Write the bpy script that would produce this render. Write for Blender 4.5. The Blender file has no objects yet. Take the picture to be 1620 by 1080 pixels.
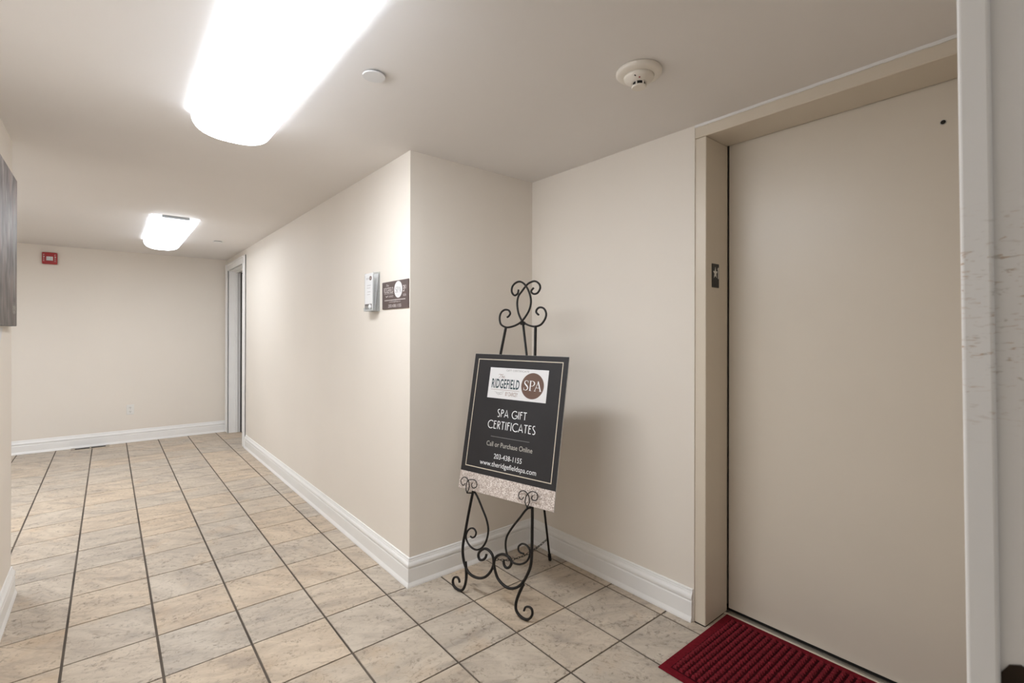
import bpy, bmesh, math, random
from mathutils import Vector, Matrix
random.seed(7)
C = bpy.context.scene.collection
S = bpy.context.scene
# ------------------------------------------------------------------ camera
def cam_matrix(yaw, pitch, roll, loc):
    cy, sy, cp, sp, cr, sr = math.cos(yaw), math.sin(yaw), math.cos(pitch), math.sin(pitch), math.cos(roll), math.sin(roll)
    f = Vector((sy*cp, cy*cp, sp)); r = Vector((cy, -sy, 0)); d = f.cross(r)
    r2 = cr*r + sr*d; d2 = -sr*r + cr*d
    m = Matrix((r2, -d2, -f)).transposed().to_4x4(); m.translation = loc
    return m
cd = bpy.data.cameras.new('camera'); cam = bpy.data.objects.new('camera', cd); C.objects.link(cam)
cam.matrix_world = cam_matrix(0.6939, 0.0013, -0.0021, Vector((-1.0804, -1.6277, 1.3206)))
cd.sensor_width = 36; cd.lens = 767.22/1620*36; cd.shift_y = -(540-524.42)/1620; cd.clip_start = 0.02
cd.dof.use_dof = True; cd.dof.focus_distance = 2.7; cd.dof.aperture_fstop = 7.0
S.camera = cam
# ------------------------------------------------------------------ world and exposure
wd = bpy.data.worlds.new('world'); S.world = wd; wd.use_nodes = True
bg = wd.node_tree.nodes['Background']; bg.inputs[0].default_value = (1, .96, .9, 1); bg.inputs[1].default_value = 0.36
S.view_settings.view_transform = 'Standard'; S.view_settings.look = 'None'
S.view_settings.gamma = 1; S.view_settings.use_curve_mapping = False; S.view_settings.exposure = 0.16
LENS = 24.0; LENS_END = 3.0; LIGHT = (0.90, 0.955, 1.02)

# ------------------------------------------------------------------ materials
M = {}
def mat(name, col, rough=.5, var=.04, nscale=6, bump=0, bscale=150, metal=0, spec=.5, stretch=None):
    m = bpy.data.materials.new(name); m.use_nodes = True; M[name] = m
    nt = m.node_tree; b = nt.nodes['Principled BSDF']; L = nt.links.new
    b.inputs['Roughness'].default_value = rough; b.inputs['Metallic'].default_value = metal
    b.inputs['Specular IOR Level'].default_value = spec
    tc = nt.nodes.new('ShaderNodeTexCoord'); mp = nt.nodes.new('ShaderNodeMapping')
    if stretch: mp.inputs['Scale'].default_value = stretch
    L(tc.outputs['Object'], mp.inputs[0])
    n = nt.nodes.new('ShaderNodeTexNoise'); n.inputs['Scale'].default_value = nscale; n.inputs['Detail'].default_value = 4
    L(mp.outputs[0], n.inputs['Vector'])
    r = nt.nodes.new('ShaderNodeValToRGB'); L(n.outputs[0], r.inputs[0])
    r.color_ramp.elements[0].position = .3; r.color_ramp.elements[1].position = .7
    r.color_ramp.elements[0].color = [min(1, c*(1-var)) for c in col] + [1]
    r.color_ramp.elements[1].color = [min(1, c*(1+var)) for c in col] + [1]
    L(r.outputs[0], b.inputs['Base Color'])
    if bump:
        n2 = nt.nodes.new('ShaderNodeTexNoise'); n2.inputs['Scale'].default_value = bscale; L(tc.outputs['Object'], n2.inputs['Vector'])
        bp = nt.nodes.new('ShaderNodeBump'); bp.inputs['Strength'].default_value = bump; bp.inputs['Distance'].default_value = .002
        L(n2.outputs[0], bp.inputs['Height']); L(bp.outputs[0], b.inputs['Normal'])
    return m
mat('wall_paint', (.805, .742, .665), .6, .012, 2, .05, 220)
mat('ceiling_paint', (.80, .765, .735), .75, .01, 2)
mat('white_trim', (.87, .855, .835), .35, .012, 8)
mat('frame_paint', (.69, .61, .50), .38, .015, 5, .03, 90)
mat('door_paint', (.69, .62, .525), .36, .015, 3, .03, 90)
mat('grout', (.105, .083, .064), .9, .45, 3)
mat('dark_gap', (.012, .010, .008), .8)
mat('aluminium', (.55, .53, .50), .38, .12, 60, metal=1, stretch=(40, 1, 1))
mat('sill_metal', (.40, .37, .33), .45, .2, 20, metal=.6, stretch=(20, 2, 1))
mat('mat_red', (.150, .006, .013), .95, .25, 80, .4, 600, spec=.15)
mat('mat_pile', (.19, .009, .018), .8, .3, 80, .4, 600, spec=.3)
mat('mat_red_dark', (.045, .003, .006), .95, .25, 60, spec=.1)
mat('iron', (.010, .008, .007), .45, .3, 40, .25, 260, spec=.3)
mat('rubber', (.012, .012, .012), .7)
mat('board_black', (.027, .025, .026), .55, .06, 10, spec=.3)
mat('board_edge', (.62, .60, .57), .6)
mat('print_gold', (.66, .58, .46), .5)
mat('print_white', (.86, .86, .86), .5)
mat('print_tan', (.52, .49, .44), .5)
mat('print_gray', (.25, .24, .235), .5)
mat('paper', (.74, .725, .72), .5, .01)
mat('logo_brown', (.135, .072, .05), .45, .05)
mat('ink_teal', (.025, .05, .06), .5)
mat('ink_rust', (.27, .15, .11), .5)
mat('ink_pale', (.33, .31, .30), .5)
mat('sign_brown', (.095, .062, .056), .35, .06, 20)
mat('sign_print', (.66, .60, .57), .5)
mat('brochure_paper', (.78, .77, .77), .4, .01)
mat('brochure_edge', (.20, .15, .14), .6)
mat('box_dark', (.11, .10, .09), .5)
mat('plastic_white', (.80, .78, .74), .4, .01)
mat('plastic_cream', (.80, .745, .665), .42, .01)
mat('sprinkler_white', (.72, .71, .70), .5, .01)
mat('alarm_red', (.36, .008, .010), .35, .06, 20)
mat('alarm_lens', (.72, .73, .75), .12, .15, 60, spec=.8)
mat('sign_black', (.010, .009, .008), .4)
mat('letter_cream', (.80, .76, .70), .5)
mat('vent_tan', (.42, .355, .28), .5)
mat('bronze', (.035, .024, .017), .4, .2, 30, metal=.7)
mat('pan_metal', (.55, .60, .65), .4, .02)
mat('canvas_edge', (.03, .035, .05), .6)

def lens_mat(name, strength):
    m = bpy.data.materials.new(name); m.use_nodes = True; M[name] = m
    b = m.node_tree.nodes['Principled BSDF']
    b.inputs['Base Color'].default_value = (.85, .86, .88, 1); b.inputs['Roughness'].default_value = .3
    b.inputs['Emission Color'].default_value = LIGHT + (1,); b.inputs['Emission Strength'].default_value = strength
    if name != 'lit_lens_end':   # the wrap's lower flanks glow most, the rim against the pan least
        nt = m.node_tree; tc = nt.nodes.new('ShaderNodeTexCoord'); sx = nt.nodes.new('ShaderNodeSeparateXYZ'); fc = nt.nodes.new('ShaderNodeFloatCurve')
        mr = nt.nodes.new('ShaderNodeMapRange'); mr.inputs['From Min'].default_value = -.010; mr.inputs['From Max'].default_value = -.098
        nt.links.new(tc.outputs['Object'], sx.inputs[0]); nt.links.new(sx.outputs['Z'], mr.inputs['Value']); nt.links.new(mr.outputs[0], fc.inputs['Value'])
        cv = fc.mapping.curves[0]; cv.points[0].location = (0, .07); cv.points[1].location = (1, .85); cv.points.new(.40, .17); cv.points.new(.62, .48); cv.points.new(.80, 1.0); fc.mapping.update()
        mu = nt.nodes.new('ShaderNodeMath'); mu.operation = 'MULTIPLY'; mu.inputs[1].default_value = strength; nt.links.new(fc.outputs[0], mu.inputs[0]); nt.links.new(mu.outputs[0], b.inputs['Emission Strength'])
lens_mat('lit_lens', LENS); lens_mat('lit_lens_dimmed', LENS*.52); lens_mat('lit_lens_boosted', LENS*1.7); lens_mat('lit_lens_end', LENS_END)  # far lens dimmed, unseen passage lens boosted to balance wall brightness

def acrylic():
    m = bpy.data.materials.new('clear_acrylic'); m.use_nodes = True; M['clear_acrylic'] = m
    nt = m.node_tree; N = nt.nodes.new; L = nt.links.new; nt.nodes.remove(nt.nodes['Principled BSDF'])
    t = N('ShaderNodeBsdfTransparent'); t.inputs[0].default_value = (.93, .94, .94, 1); g = N('ShaderNodeBsdfGlossy'); g.inputs['Roughness'].default_value = .08
    mx = N('ShaderNodeMixShader'); mx.inputs[0].default_value = .07; df = N('ShaderNodeBsdfDiffuse'); df.inputs[0].default_value = (.85, .86, .86, 1); m2 = N('ShaderNodeMixShader'); m2.inputs[0].default_value = .14  # white diffuse share stands in for the wall's reflection in the panels
    L(t.outputs[0], mx.inputs[1]); L(g.outputs[0], mx.inputs[2]); L(mx.outputs[0], m2.inputs[1]); L(df.outputs[0], m2.inputs[2]); L(m2.outputs[0], nt.nodes['Material Output'].inputs[0])
acrylic()

def tile_mat():
    m = bpy.data.materials.new('stone_tile'); m.use_nodes = True; M['stone_tile'] = m
    nt = m.node_tree; N = nt.nodes.new; L = nt.links.new; b = nt.nodes['Principled BSDF']
    oi = N('ShaderNodeObjectInfo'); g = N('ShaderNodeNewGeometry')
    ml = N('ShaderNodeMath'); ml.operation = 'MULTIPLY'; ml.inputs[1].default_value = 53.7; L(oi.outputs['Random'], ml.inputs[0])
    ad = N('ShaderNodeVectorMath'); ad.operation = 'ADD'; L(g.outputs['Position'], ad.inputs[0]); L(ml.outputs[0], ad.inputs[1])
    sn = N('ShaderNodeMath'); sn.operation = 'SINE'; L(ml.outputs[0], sn.inputs[0])
    an = N('ShaderNodeMath'); an.operation = 'MULTIPLY_ADD'; an.inputs[1].default_value = .5; an.inputs[2].default_value = .55; L(sn.outputs[0], an.inputs[0])
    rt = N('ShaderNodeVectorRotate'); rt.rotation_type = 'Z_AXIS'; L(ad.outputs[0], rt.inputs['Vector']); L(an.outputs[0], rt.inputs['Angle'])
    mp = N('ShaderNodeMapping'); mp.inputs['Scale'].default_value = (1.0, 2.7, 1); L(rt.outputs[0], mp.inputs[0])
    def noise(sc, det, vec, rough=.6, dist=0):
        n = N('ShaderNodeTexNoise'); n.inputs['Scale'].default_value = sc; n.inputs['Detail'].default_value = det
        n.inputs['Roughness'].default_value = rough; n.inputs['Distortion'].default_value = dist; L(vec, n.inputs['Vector']); return n
    n1 = noise(4.5, 6, mp.outputs[0], .62, .6)
    cloud = N('ShaderNodeValToRGB'); L(n1.outputs[0], cloud.inputs[0]); e = cloud.color_ramp.elements
    e[0].position = .31; e[0].color = (.38, .325, .275, 1); e[1].position = .64; e[1].color = (.605, .525, .435, 1)
    x = e.new(.47); x.color = (.51, .435, .355, 1)
    # per-tile tint: greyer or more tan
    sn2 = N('ShaderNodeMath'); sn2.operation = 'FRACT'; L(ml.outputs[0], sn2.inputs[0])
    tint = N('ShaderNodeValToRGB'); L(sn2.outputs[0], tint.inputs[0]); t = tint.color_ramp.elements
    t[0].color = (.94, .945, .945, 1); t[1].color = (1.06, .99, .90, 1); q = t.new(.5); q.color = (1.0, .985, .96, 1)
    mx = N('ShaderNodeMix'); mx.data_type = 'RGBA'; mx.blend_type = 'MULTIPLY'; mx.inputs['Factor'].default_value = 1
    L(cloud.outputs[0], mx.inputs['A']); L(tint.outputs[0], mx.inputs['B'])
    # tan blotches
    n2 = noise(5, 3, ad.outputs[0]); r2 = N('ShaderNodeValToRGB'); L(n2.outputs[0], r2.inputs[0])
    r2.color_ramp.elements[0].position = .56; r2.color_ramp.elements[0].color = (0, 0, 0, 1); r2.color_ramp.elements[1].position = .78; r2.color_ramp.elements[1].color = (.55, .55, .55, 1)
    mx2 = N('ShaderNodeMix'); mx2.data_type = 'RGBA'; L(r2.outputs[0], mx2.inputs['Factor']); L(mx.outputs['Result'], mx2.inputs['A']); mx2.inputs['B'].default_value = (.56, .40, .255, 1)
    # fine dark veins and pits
    n3 = noise(46, 5, ad.outputs[0], .72, .4); r3 = N('ShaderNodeValToRGB'); L(n3.outputs[0], r3.inputs[0])
    r3.color_ramp.elements[0].position = .36; r3.color_ramp.elements[0].color = (.34, .31, .28, 1); r3.color_ramp.elements[1].position = .485; r3.color_ramp.elements[1].color = (1, 1, 1, 1)
    n4 = noise(7, 3, mp.outputs[0]); r4 = N('ShaderNodeValToRGB'); L(n4.outputs[0], r4.inputs[0])
    r4.color_ramp.elements[0].position = .42; r4.color_ramp.elements[0].color = (.14, .14, .14, 1); r4.color_ramp.elements[1].position = .66; r4.color_ramp.elements[1].color = (.85, .85, .85, 1)
    mx3 = N('ShaderNodeMix'); mx3.data_type = 'RGBA'; mx3.blend_type = 'MULTIPLY'; L(r4.outputs[0], mx3.inputs['Factor']); L(mx2.outputs['Result'], mx3.inputs['A']); L(r3.outputs[0], mx3.inputs['B'])
    n5 = noise(1.6, 2, mp.outputs[0], .5, 2.5); wv = N('ShaderNodeMath'); wv.operation = 'SUBTRACT'; wv.inputs[1].default_value = .5; L(n5.outputs[0], wv.inputs[0])
    ab = N('ShaderNodeMath'); ab.operation = 'ABSOLUTE'; L(wv.outputs[0], ab.inputs[0])
    r5 = N('ShaderNodeValToRGB'); L(ab.outputs[0], r5.inputs[0]); r5.color_ramp.elements[0].color = (.62, .58, .54, 1); r5.color_ramp.elements[1].position = .006; r5.color_ramp.elements[1].color = (1, 1, 1, 1)
    mx4 = N('ShaderNodeMix'); mx4.data_type = 'RGBA'; mx4.blend_type = 'MULTIPLY'; mx4.inputs['Factor'].default_value = .6; L(mx3.outputs['Result'], mx4.inputs['A']); L(r5.outputs[0], mx4.inputs['B'])
    L(mx4.outputs['Result'], b.inputs['Base Color'])
    bp = N('ShaderNodeBump'); bp.inputs['Strength'].default_value = .55; bp.inputs['Distance'].default_value = .002
    L(n3.outputs[0], bp.inputs['Height']); L(bp.outputs[0], b.inputs['Normal'])
    b.inputs['Roughness'].default_value = .42; b.inputs['Specular IOR Level'].default_value = .4
tile_mat()

def glitter_mat():
    m = bpy.data.materials.new('glitter_print'); m.use_nodes = True; M['glitter_print'] = m
    nt = m.node_tree; N = nt.nodes.new; L = nt.links.new; b = nt.nodes['Principled BSDF']
    tc = N('ShaderNodeTexCoord'); v = N('ShaderNodeTexVoronoi'); v.inputs['Scale'].default_value = 260; L(tc.outputs['Object'], v.inputs['Vector'])
    r = N('ShaderNodeValToRGB'); L(v.outputs['Color'], r.inputs[0]); e = r.color_ramp.elements
    e[0].color = (.30, .23, .19, 1); e[1].color = (.88, .81, .76, 1); e[1].position = .85; q = e.new(.45); q.color = (.54, .45, .395, 1)
    L(r.outputs[0], b.inputs['Base Color']); b.inputs['Roughness'].default_value = .45
glitter_mat()

def canvas_mat():
    m = bpy.data.materials.new('canvas_print'); m.use_nodes = True; M['canvas_print'] = m
    nt = m.node_tree; N = nt.nodes.new; L = nt.links.new; b = nt.nodes['Principled BSDF']
    tc = N('ShaderNodeTexCoord'); mp = N('ShaderNodeMapping'); mp.inputs['Scale'].default_value = (6, 2.6, 1); L(tc.outputs['Object'], mp.inputs[0])
    n = N('ShaderNodeTexNoise'); n.inputs['Scale'].default_value = 3; n.inputs['Detail'].default_value = 8; L(mp.outputs[0], n.inputs['Vector'])
    r = N('ShaderNodeValToRGB'); L(n.outputs[0], r.inputs[0]); e = r.color_ramp.elements
    e[0].position = .32; e[0].color = (.10, .085, .08, 1); e[1].position = .70; e[1].color = (.42, .38, .37, 1); q = e.new(.5); q.color = (.21, .19, .185, 1)
    n2 = N('ShaderNodeTexNoise'); n2.inputs['Scale'].default_value = 1.6; n2.inputs['Detail'].default_value = 2; L(mp.outputs[0], n2.inputs['Vector'])
    r2 = N('ShaderNodeValToRGB'); L(n2.outputs[0], r2.inputs[0]); r2.color_ramp.elements[0].position = .5; r2.color_ramp.elements[1].position = .7
    mx = N('ShaderNodeMix'); mx.data_type = 'RGBA'; L(r2.outputs[0], mx.inputs['Factor']); L(r.outputs[0], mx.inputs['A']); mx.inputs['B'].default_value = (.34, .25, .24, 1)
    sx = N('ShaderNodeSeparateXYZ'); L(tc.outputs['Object'], sx.inputs[0]); gr = N('ShaderNodeValToRGB'); L(sx.outputs['Y'], gr.inputs[0])
    gr.color_ramp.elements[0].color = (.42, .38, .345, 1); gr.color_ramp.elements[1].position = .6; gr.color_ramp.elements[1].color = (1.0, 1.0, 1.03, 1)
    m2 = N('ShaderNodeMix'); m2.data_type = 'RGBA'; m2.blend_type = 'MULTIPLY'; m2.inputs['Factor'].default_value = 1; L(mx.outputs['Result'], m2.inputs['A']); L(gr.outputs[0], m2.inputs['B'])
    L(m2.outputs['Result'], b.inputs['Base Color']); b.inputs['Roughness'].default_value = .5
canvas_mat()

def worn_mat():  # jamb paint: white gloss with scuffs down to the wood
    m = bpy.data.materials.new('worn_white'); m.use_nodes = True; M['worn_white'] = m
    nt = m.node_tree; N = nt.nodes.new; L = nt.links.new; b = nt.nodes['Principled BSDF']
    tc = N('ShaderNodeTexCoord')
    mp = N('ShaderNodeMapping'); mp.inputs['Scale'].default_value = (60, 60, 260); L(tc.outputs['Object'], mp.inputs[0])
    n = N('ShaderNodeTexNoise'); n.inputs['Scale'].default_value = 1; n.inputs['Detail'].default_value = 3; n.inputs['Distortion'].default_value = 1; L(mp.outputs[0], n.inputs['Vector'])
    sx = N('ShaderNodeSeparateXYZ'); L(tc.outputs['Object'], sx.inputs[0])
    w = N('ShaderNodeMapRange'); w.interpolation_type = 'SMOOTHSTEP'
    sb = N('ShaderNodeMath'); sb.operation = 'SUBTRACT'; sb.inputs[1].default_value = 1.34; L(sx.outputs['Z'], sb.inputs[0])
    ab = N('ShaderNodeMath'); ab.operation = 'ABSOLUTE'; L(sb.outputs[0], ab.inputs[0]); L(ab.outputs[0], w.inputs['Value'])
    w.inputs['From Min'].default_value = .04; w.inputs['From Max'].default_value = .16; w.inputs['To Min'].default_value = 1; w.inputs['To Max'].default_value = 0
    th = N('ShaderNodeMapRange'); th.inputs['From Min'].default_value = .59; th.inputs['From Max'].default_value = .70; L(n.outputs[0], th.inputs['Value'])
    mu = N('ShaderNodeMath'); mu.operation = 'MULTIPLY'; L(w.outputs[0], mu.inputs[0]); L(th.outputs[0], mu.inputs[1])
    mp2 = N('ShaderNodeMapping'); mp2.inputs['Scale'].default_value = (90, 90, 40); L(tc.outputs['Object'], mp2.inputs[0])
    n2 = N('ShaderNodeTexNoise'); n2.inputs['Scale'].default_value = 1; L(mp2.outputs[0], n2.inputs['Vector'])
    cr = N('ShaderNodeValToRGB'); L(n2.outputs[0], cr.inputs[0]); cr.color_ramp.elements[0].position = .42; cr.color_ramp.elements[1].position = .6
    cr.color_ramp.elements[0].color = (.56, .53, .49, 1); cr.color_ramp.elements[1].color = (.50, .34, .22, 1)
    mx = N('ShaderNodeMix'); mx.data_type = 'RGBA'; L(mu.outputs[0], mx.inputs['Factor']); mx.inputs['A'].default_value = (.82, .80, .78, 1); L(cr.outputs[0], mx.inputs['B'])
    L(mx.outputs['Result'], b.inputs['Base Color']); b.inputs['Roughness'].default_value = .4
worn_mat()

# ------------------------------------------------------------------ mesh helpers
def link(name, bm, m, parent=None, smooth=False, loc=None):
    me = bpy.data.meshes.new(name); bm.normal_update(); bm.to_mesh(me); bm.free()
    if m: me.materials.append(M[m])
    if smooth:
        for p in me.polygons: p.use_smooth = True
    o = bpy.data.objects.new(name, me); C.objects.link(o); o.parent = parent
    if loc: o.location = loc
    return o
def NB(): return bmesh.new()
def box(bm, x0, y0, z0, x1, y1, z1, bev=0, seg=1):
    vs = [bm.verts.new((x, y, z)) for x in (x0, x1) for y in (y0, y1) for z in (z0, z1)]
    fs = [bm.faces.new([vs[i] for i in f]) for f in ((0,1,3,2),(4,6,7,5),(0,4,5,1),(2,3,7,6),(0,2,6,4),(1,5,7,3))]
    if bev:
        es = list({e for f in fs for e in f.edges})
        bmesh.ops.bevel(bm, geom=es, offset=bev, segments=seg, profile=.5, affect='EDGES')
def bxo(name, m, parent, *a, bev=0, seg=1, smooth=False):
    b = NB(); box(b, *a, bev=bev, seg=seg); return link(name, b, m, parent, smooth)
def poly_extrude(bm, pts, z0, z1, f=lambda x, y, z: (x, y, z)):
    a = [bm.verts.new(f(x, y, z0)) for x, y in pts]; b = [bm.verts.new(f(x, y, z1)) for x, y in pts]
    n = len(pts); bm.faces.new(a[::-1]); bm.faces.new(b)
    for i in range(n): bm.faces.new((a[i], a[(i+1) % n], b[(i+1) % n], b[i]))
def lathe(bm, prof, c=(0, 0, 0), n=40, caps=True):
    rings = []
    for r, z in prof:
        rings.append([bm.verts.new((c[0]+r*math.cos(2*math.pi*k/n), c[1]+r*math.sin(2*math.pi*k/n), c[2]+z)) for k in range(n)])
    for a, b in zip(rings, rings[1:]):
        for k in range(n): bm.faces.new((a[k], a[(k+1) % n], b[(k+1) % n], b[k]))
    if caps: bm.faces.new(rings[0][::-1]); bm.faces.new(rings[-1])
    bmesh.ops.recalc_face_normals(bm, faces=bm.faces)
def catmull(p, sub=6):
    out = []
    for i in range(len(p)-1):
        p0, p1, p2, p3 = p[max(i-1, 0)], p[i], p[i+1], p[min(i+2, len(p)-1)]
        for s in range(sub):
            t = s/sub
            out.append(.5*((2*p1) + (p2-p0)*t + (2*p0-5*p1+4*p2-p3)*t*t + (3*p1-p0-3*p2+p3)*t**3))
    out.append(p[-1]); return out
def sweep(bm, pts, nrm, a, b, sub=6, t0=1, t1=1, rot=8):
    """bar along pts; a = half width in the plane of nrm, b = half width along nrm"""
    pts = [Vector(p) for p in pts]
    if sub > 1: pts = catmull(pts, sub)
    nrm = Vector(nrm).normalized(); rings = []; n = len(pts)
    k = .45
    sec = [(1, k), (k, 1), (-k, 1), (-1, k), (-1, -k), (-k, -1), (k, -1), (1, -k)]
    for i, p in enumerate(pts):
        t = (pts[min(i+1, n-1)] - pts[max(i-1, 0)]).normalized()
        nn = (nrm - t*nrm.dot(t)).normalized(); sd = t.cross(nn)
        w = t0 + (t1-t0)*i/(n-1)
        rings.append([bm.verts.new(p + sd*a*w*x + nn*b*(.5+.5*w)*y) for x, y in sec])
    for r, q in zip(rings, rings[1:]):
        for j in range(8): bm.faces.new((r[j], r[(j+1) % 8], q[(j+1) % 8], q[j]))
    bm.faces.new(rings[0][::-1]); bm.faces.new(rings[-1])
    bmesh.ops.recalc_face_normals(bm, faces=bm.faces)
def tag(o, label=None, cat=None, group=None, kind=None):
    if label: o['label'] = label
    if cat: o['category'] = cat
    if group: o['group'] = group
    if kind: o['kind'] = kind
    return o
def empty(name, loc=(0, 0, 0), matrix=None):
    o = bpy.data.objects.new(name, None); C.objects.link(o); o.empty_display_size = .1
    if matrix is not None: o.matrix_world = matrix
    else: o.location = loc
    return o
def frame(x, y, z, loc):
    m = Matrix((x, y, z)).transposed().to_4x4(); m.translation = loc; return m
def struct(o, label=None): o['kind'] = 'structure'; (label and tag(o, label)); return o

# flat print: local x right, y up, z out of the surface
def text(body, m, parent, x0, y0, x1, y1, z, offset=0, shear=0, name='lettering', spacing=1, dz=.0004):
    cu = bpy.data.curves.new('t', 'FONT'); cu.body = body; cu.offset = offset; cu.shear = shear; cu.space_character = spacing; cu.resolution_u = 3
    o = bpy.data.objects.new('t', cu); C.objects.link(o); bpy.context.view_layer.update()
    me = bpy.data.meshes.new_from_object(o.evaluated_get(bpy.context.evaluated_depsgraph_get()))
    bpy.data.objects.remove(o); bpy.data.curves.remove(cu)
    xs = [v.co.x for v in me.vertices]; ys = [v.co.y for v in me.vertices]
    a, b, c, d = min(xs), max(xs), min(ys), max(ys)
    bm = NB(); bm.from_mesh(me); bpy.data.meshes.remove(me)
    for v in bm.verts:
        v.co = Vector((x0+(v.co.x-a)/(b-a)*(x1-x0), y0+(v.co.y-c)/(d-c)*(y1-y0), z+dz))
    return link(name, bm, m, parent)
def rect(m, parent, x0, y0, x1, y1, z0, z1, name): return bxo(name, m, parent, x0, y0, z0, x1, y1, z1)
def disc(m, parent, cx, cy, rx, ry, z0, z1, name, n=40):
    b = NB(); poly_extrude(b, [(cx+rx*math.cos(2*math.pi*k/n), cy+ry*math.sin(2*math.pi*k/n)) for k in range(n)], z0, z1)
    return link(name, b, m, parent)
def strokes(bm, segs, z):
    """flat calligraphic strokes: list of (points, widths)"""
    for pts, ws in segs:
        P = [Vector((x, y, z)) for x, y in pts]; n = len(P); L, R = [], []
        for i in range(n):
            t = (P[min(i+1, n-1)]-P[max(i-1, 0)]).normalized(); s = Vector((-t.y, t.x, 0)); w = ws[i] if isinstance(ws, (list, tuple)) else ws
            L.append(bm.verts.new(P[i]+s*w/2)); R.append(bm.verts.new(P[i]-s*w/2))
        for i in range(n-1): bm.faces.new((R[i], R[i+1], L[i+1], L[i]))
def spline_w(pts, ws, sub=5):
    P = catmull([Vector((x, y, w)) for (x, y), w in zip(pts, ws)], sub)
    return [(p.x, p.y) for p in P], [p.z for p in P]
def serif_spa(m, parent, x0, y0, x1, y1, z, name='lettering'):
    """roman S P A in a 10 x 4 box"""
    W, H = x1-x0, y1-y0; b = NB(); fx = lambda x: x0+x/10*W; fy = lambda y: y0+y/4*H; u = W/10
    g = []
    def st(pts, ws, sub=1):
        if sub > 1: pts, ws = spline_w(pts, ws, sub)
        g.append(([(fx(x), fy(y)) for x, y in pts], [w*u for w in ws]))
    st([(2.35, 3.2), (2.1, 3.75), (1.35, 3.92), (.55, 3.6), (.45, 2.9), (1.1, 2.3), (1.9, 1.75), (2.35, 1.1), (2.0, .4), (1.15, .1), (.4, .35), (.1, 1.0)], [.1, .14, .2, .36, .5, .62, .62, .5, .34, .2, .14, .1], 5)
    st([(2.38, 3.0), (2.3, 3.95)], [.14, .14]); st([(.12, 1.15), (.2, .05)], [.14, .14])
    st([(3.7, .05), (3.7, 3.95)], [.55, .55]); st([(3.15, .08), (4.4, .08)], [.16, .16]); st([(3.15, 3.9), (4.4, 3.9)], [.16, .16])
    st([(3.8, 3.88), (4.9, 3.85), (5.75, 3.4), (5.8, 2.6), (5.0, 1.95), (3.95, 1.9)], [.16, .2, .5, .5, .2, .14], 5)
    st([(6.3, .1), (8.0, 4.0)], [.2, .2]); st([(7.75, 3.9), (9.45, .1)], [.58, .6]); st([(6.85, 1.35), (8.7, 1.35)], [.18, .18])
    st([(5.95, .08), (6.85, .08)], [.16, .16]); st([(8.75, .08), (9.98, .08)], [.16, .16])
    strokes(b, g, z)
    return link(name, b, m, parent)

# ------------------------------------------------------------------ dimensions (metres, x right along the jog, y down the corridor)
X1, Y1, X2, H, XL, YL, YF = .125, .6513, .979, 2.267, -1.452, 1.829, 5.74
TX, TY = .305, .32567
YN = -1.56

# ------------------------------------------------------------------ room shell
def wall(name, label, *boxes, m='wall_paint'):
    b = NB()
    for a in boxes: box(b, *a)
    return struct(link(name, b, m), label)
fl = struct(bxo('floor', 'grout', None, -5.1, -3.2, -.10, 1.45, 5.95, -.004), 'corridor floor of beige stone-look tiles with dark grout')
struct(bxo('ceiling', 'ceiling_paint', None, -5.2, -1.72, H, 1.45, 5.95, H+.12), 'low smooth off-white ceiling')
DY0, DY1, DZ = 4.675, 5.595, 2.105
wall('wall_right', 'long cream corridor wall carrying the brown sign', (X1, Y1, 0, X1+.17, DY0-.02, H), (X1, DY1+.02, 0, X1+.17, YF, H), (X1, DY0-.02, DZ+.02, X1+.17, DY1+.02, H))
wall('wall_alcove', 'cream wall of the recess behind the easel', (X1+.17, Y1, 0, X2, Y1+.13, H))
EY0, EY1 = -.453, -1.556
wall('wall_elevator', 'cream wall holding the elevator entrance', (X2, EY0-.004, 0, X2+.30, Y1+.13, H), (X2, -1.9, 0, X2+.30, EY1+.004, H), (X2+.004, EY1+.004, 2.255, X2+.30, EY0-.004, H), (1.245, EY1+.004, 0, X2+.30, EY0-.004, 2.255))  # last box is unseen backing added to stop light leaking past the door
wall('wall_left', 'left cream wall with the grey picture', (XL-.15, -1.72, 0, XL, YL, H))
wall('wall_wing', 'cream wall of the side passage behind the left corner', (-5.05, YL-.15, 0, XL-.15, YL, H))
wall('wall_back', 'cream end wall with the red fire alarm', (-5.05, YF, 0, X1+.13, YF+.13, H))
wall('wall_end', 'cream wall closing the side passage', (-5.2, YL-.15, 0, -5.05, YF+.13, H))
wall('wall_front', 'cream wall around the doorway the view looks through', (-.298, YN-.14, 0, X2, YN, H), (XL, YN-.14, 0, -1.27, YN, H), (-1.27, YN-.14, 2.08, -.298, YN, H))

# ------------------------------------------------------------------ floor tiles
rooms = [(XL, YN, X2, 2*TY), (XL, 2*TY, X1, YF), (-3.1, YL, XL, YF), (X1, DY0-.02, X1+.165, DY1+.02), (X2, EY1+.06, 1.147, EY0-.058)]
gap, ch, dep = .0046, .0016, .0042
full = None; far_bm = NB(); nt = 0
def tile_prism(bm, x0, y0, x1, y1, cx, cy):
    a = [bm.verts.new((x-cx, y-cy, -dep)) for x, y in ((x0, y0), (x1, y0), (x1, y1), (x0, y1))]
    b = [bm.verts.new((x-cx, y-cy, -.0008)) for x, y in ((x0, y0), (x1, y0), (x1, y1), (x0, y1))]
    c = [bm.verts.new((x-cx, y-cy, 0)) for x, y in ((x0+ch, y0+ch), (x1-ch, y0+ch), (x1-ch, y1-ch), (x0+ch, y1-ch))]
    for p, q in ((a, b), (b, c)):
        for k in range(4): bm.faces.new((p[k], p[(k+1) % 4], q[(k+1) % 4], q[k]))
    bm.faces.new(c)
rnd = random.Random(3)
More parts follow.
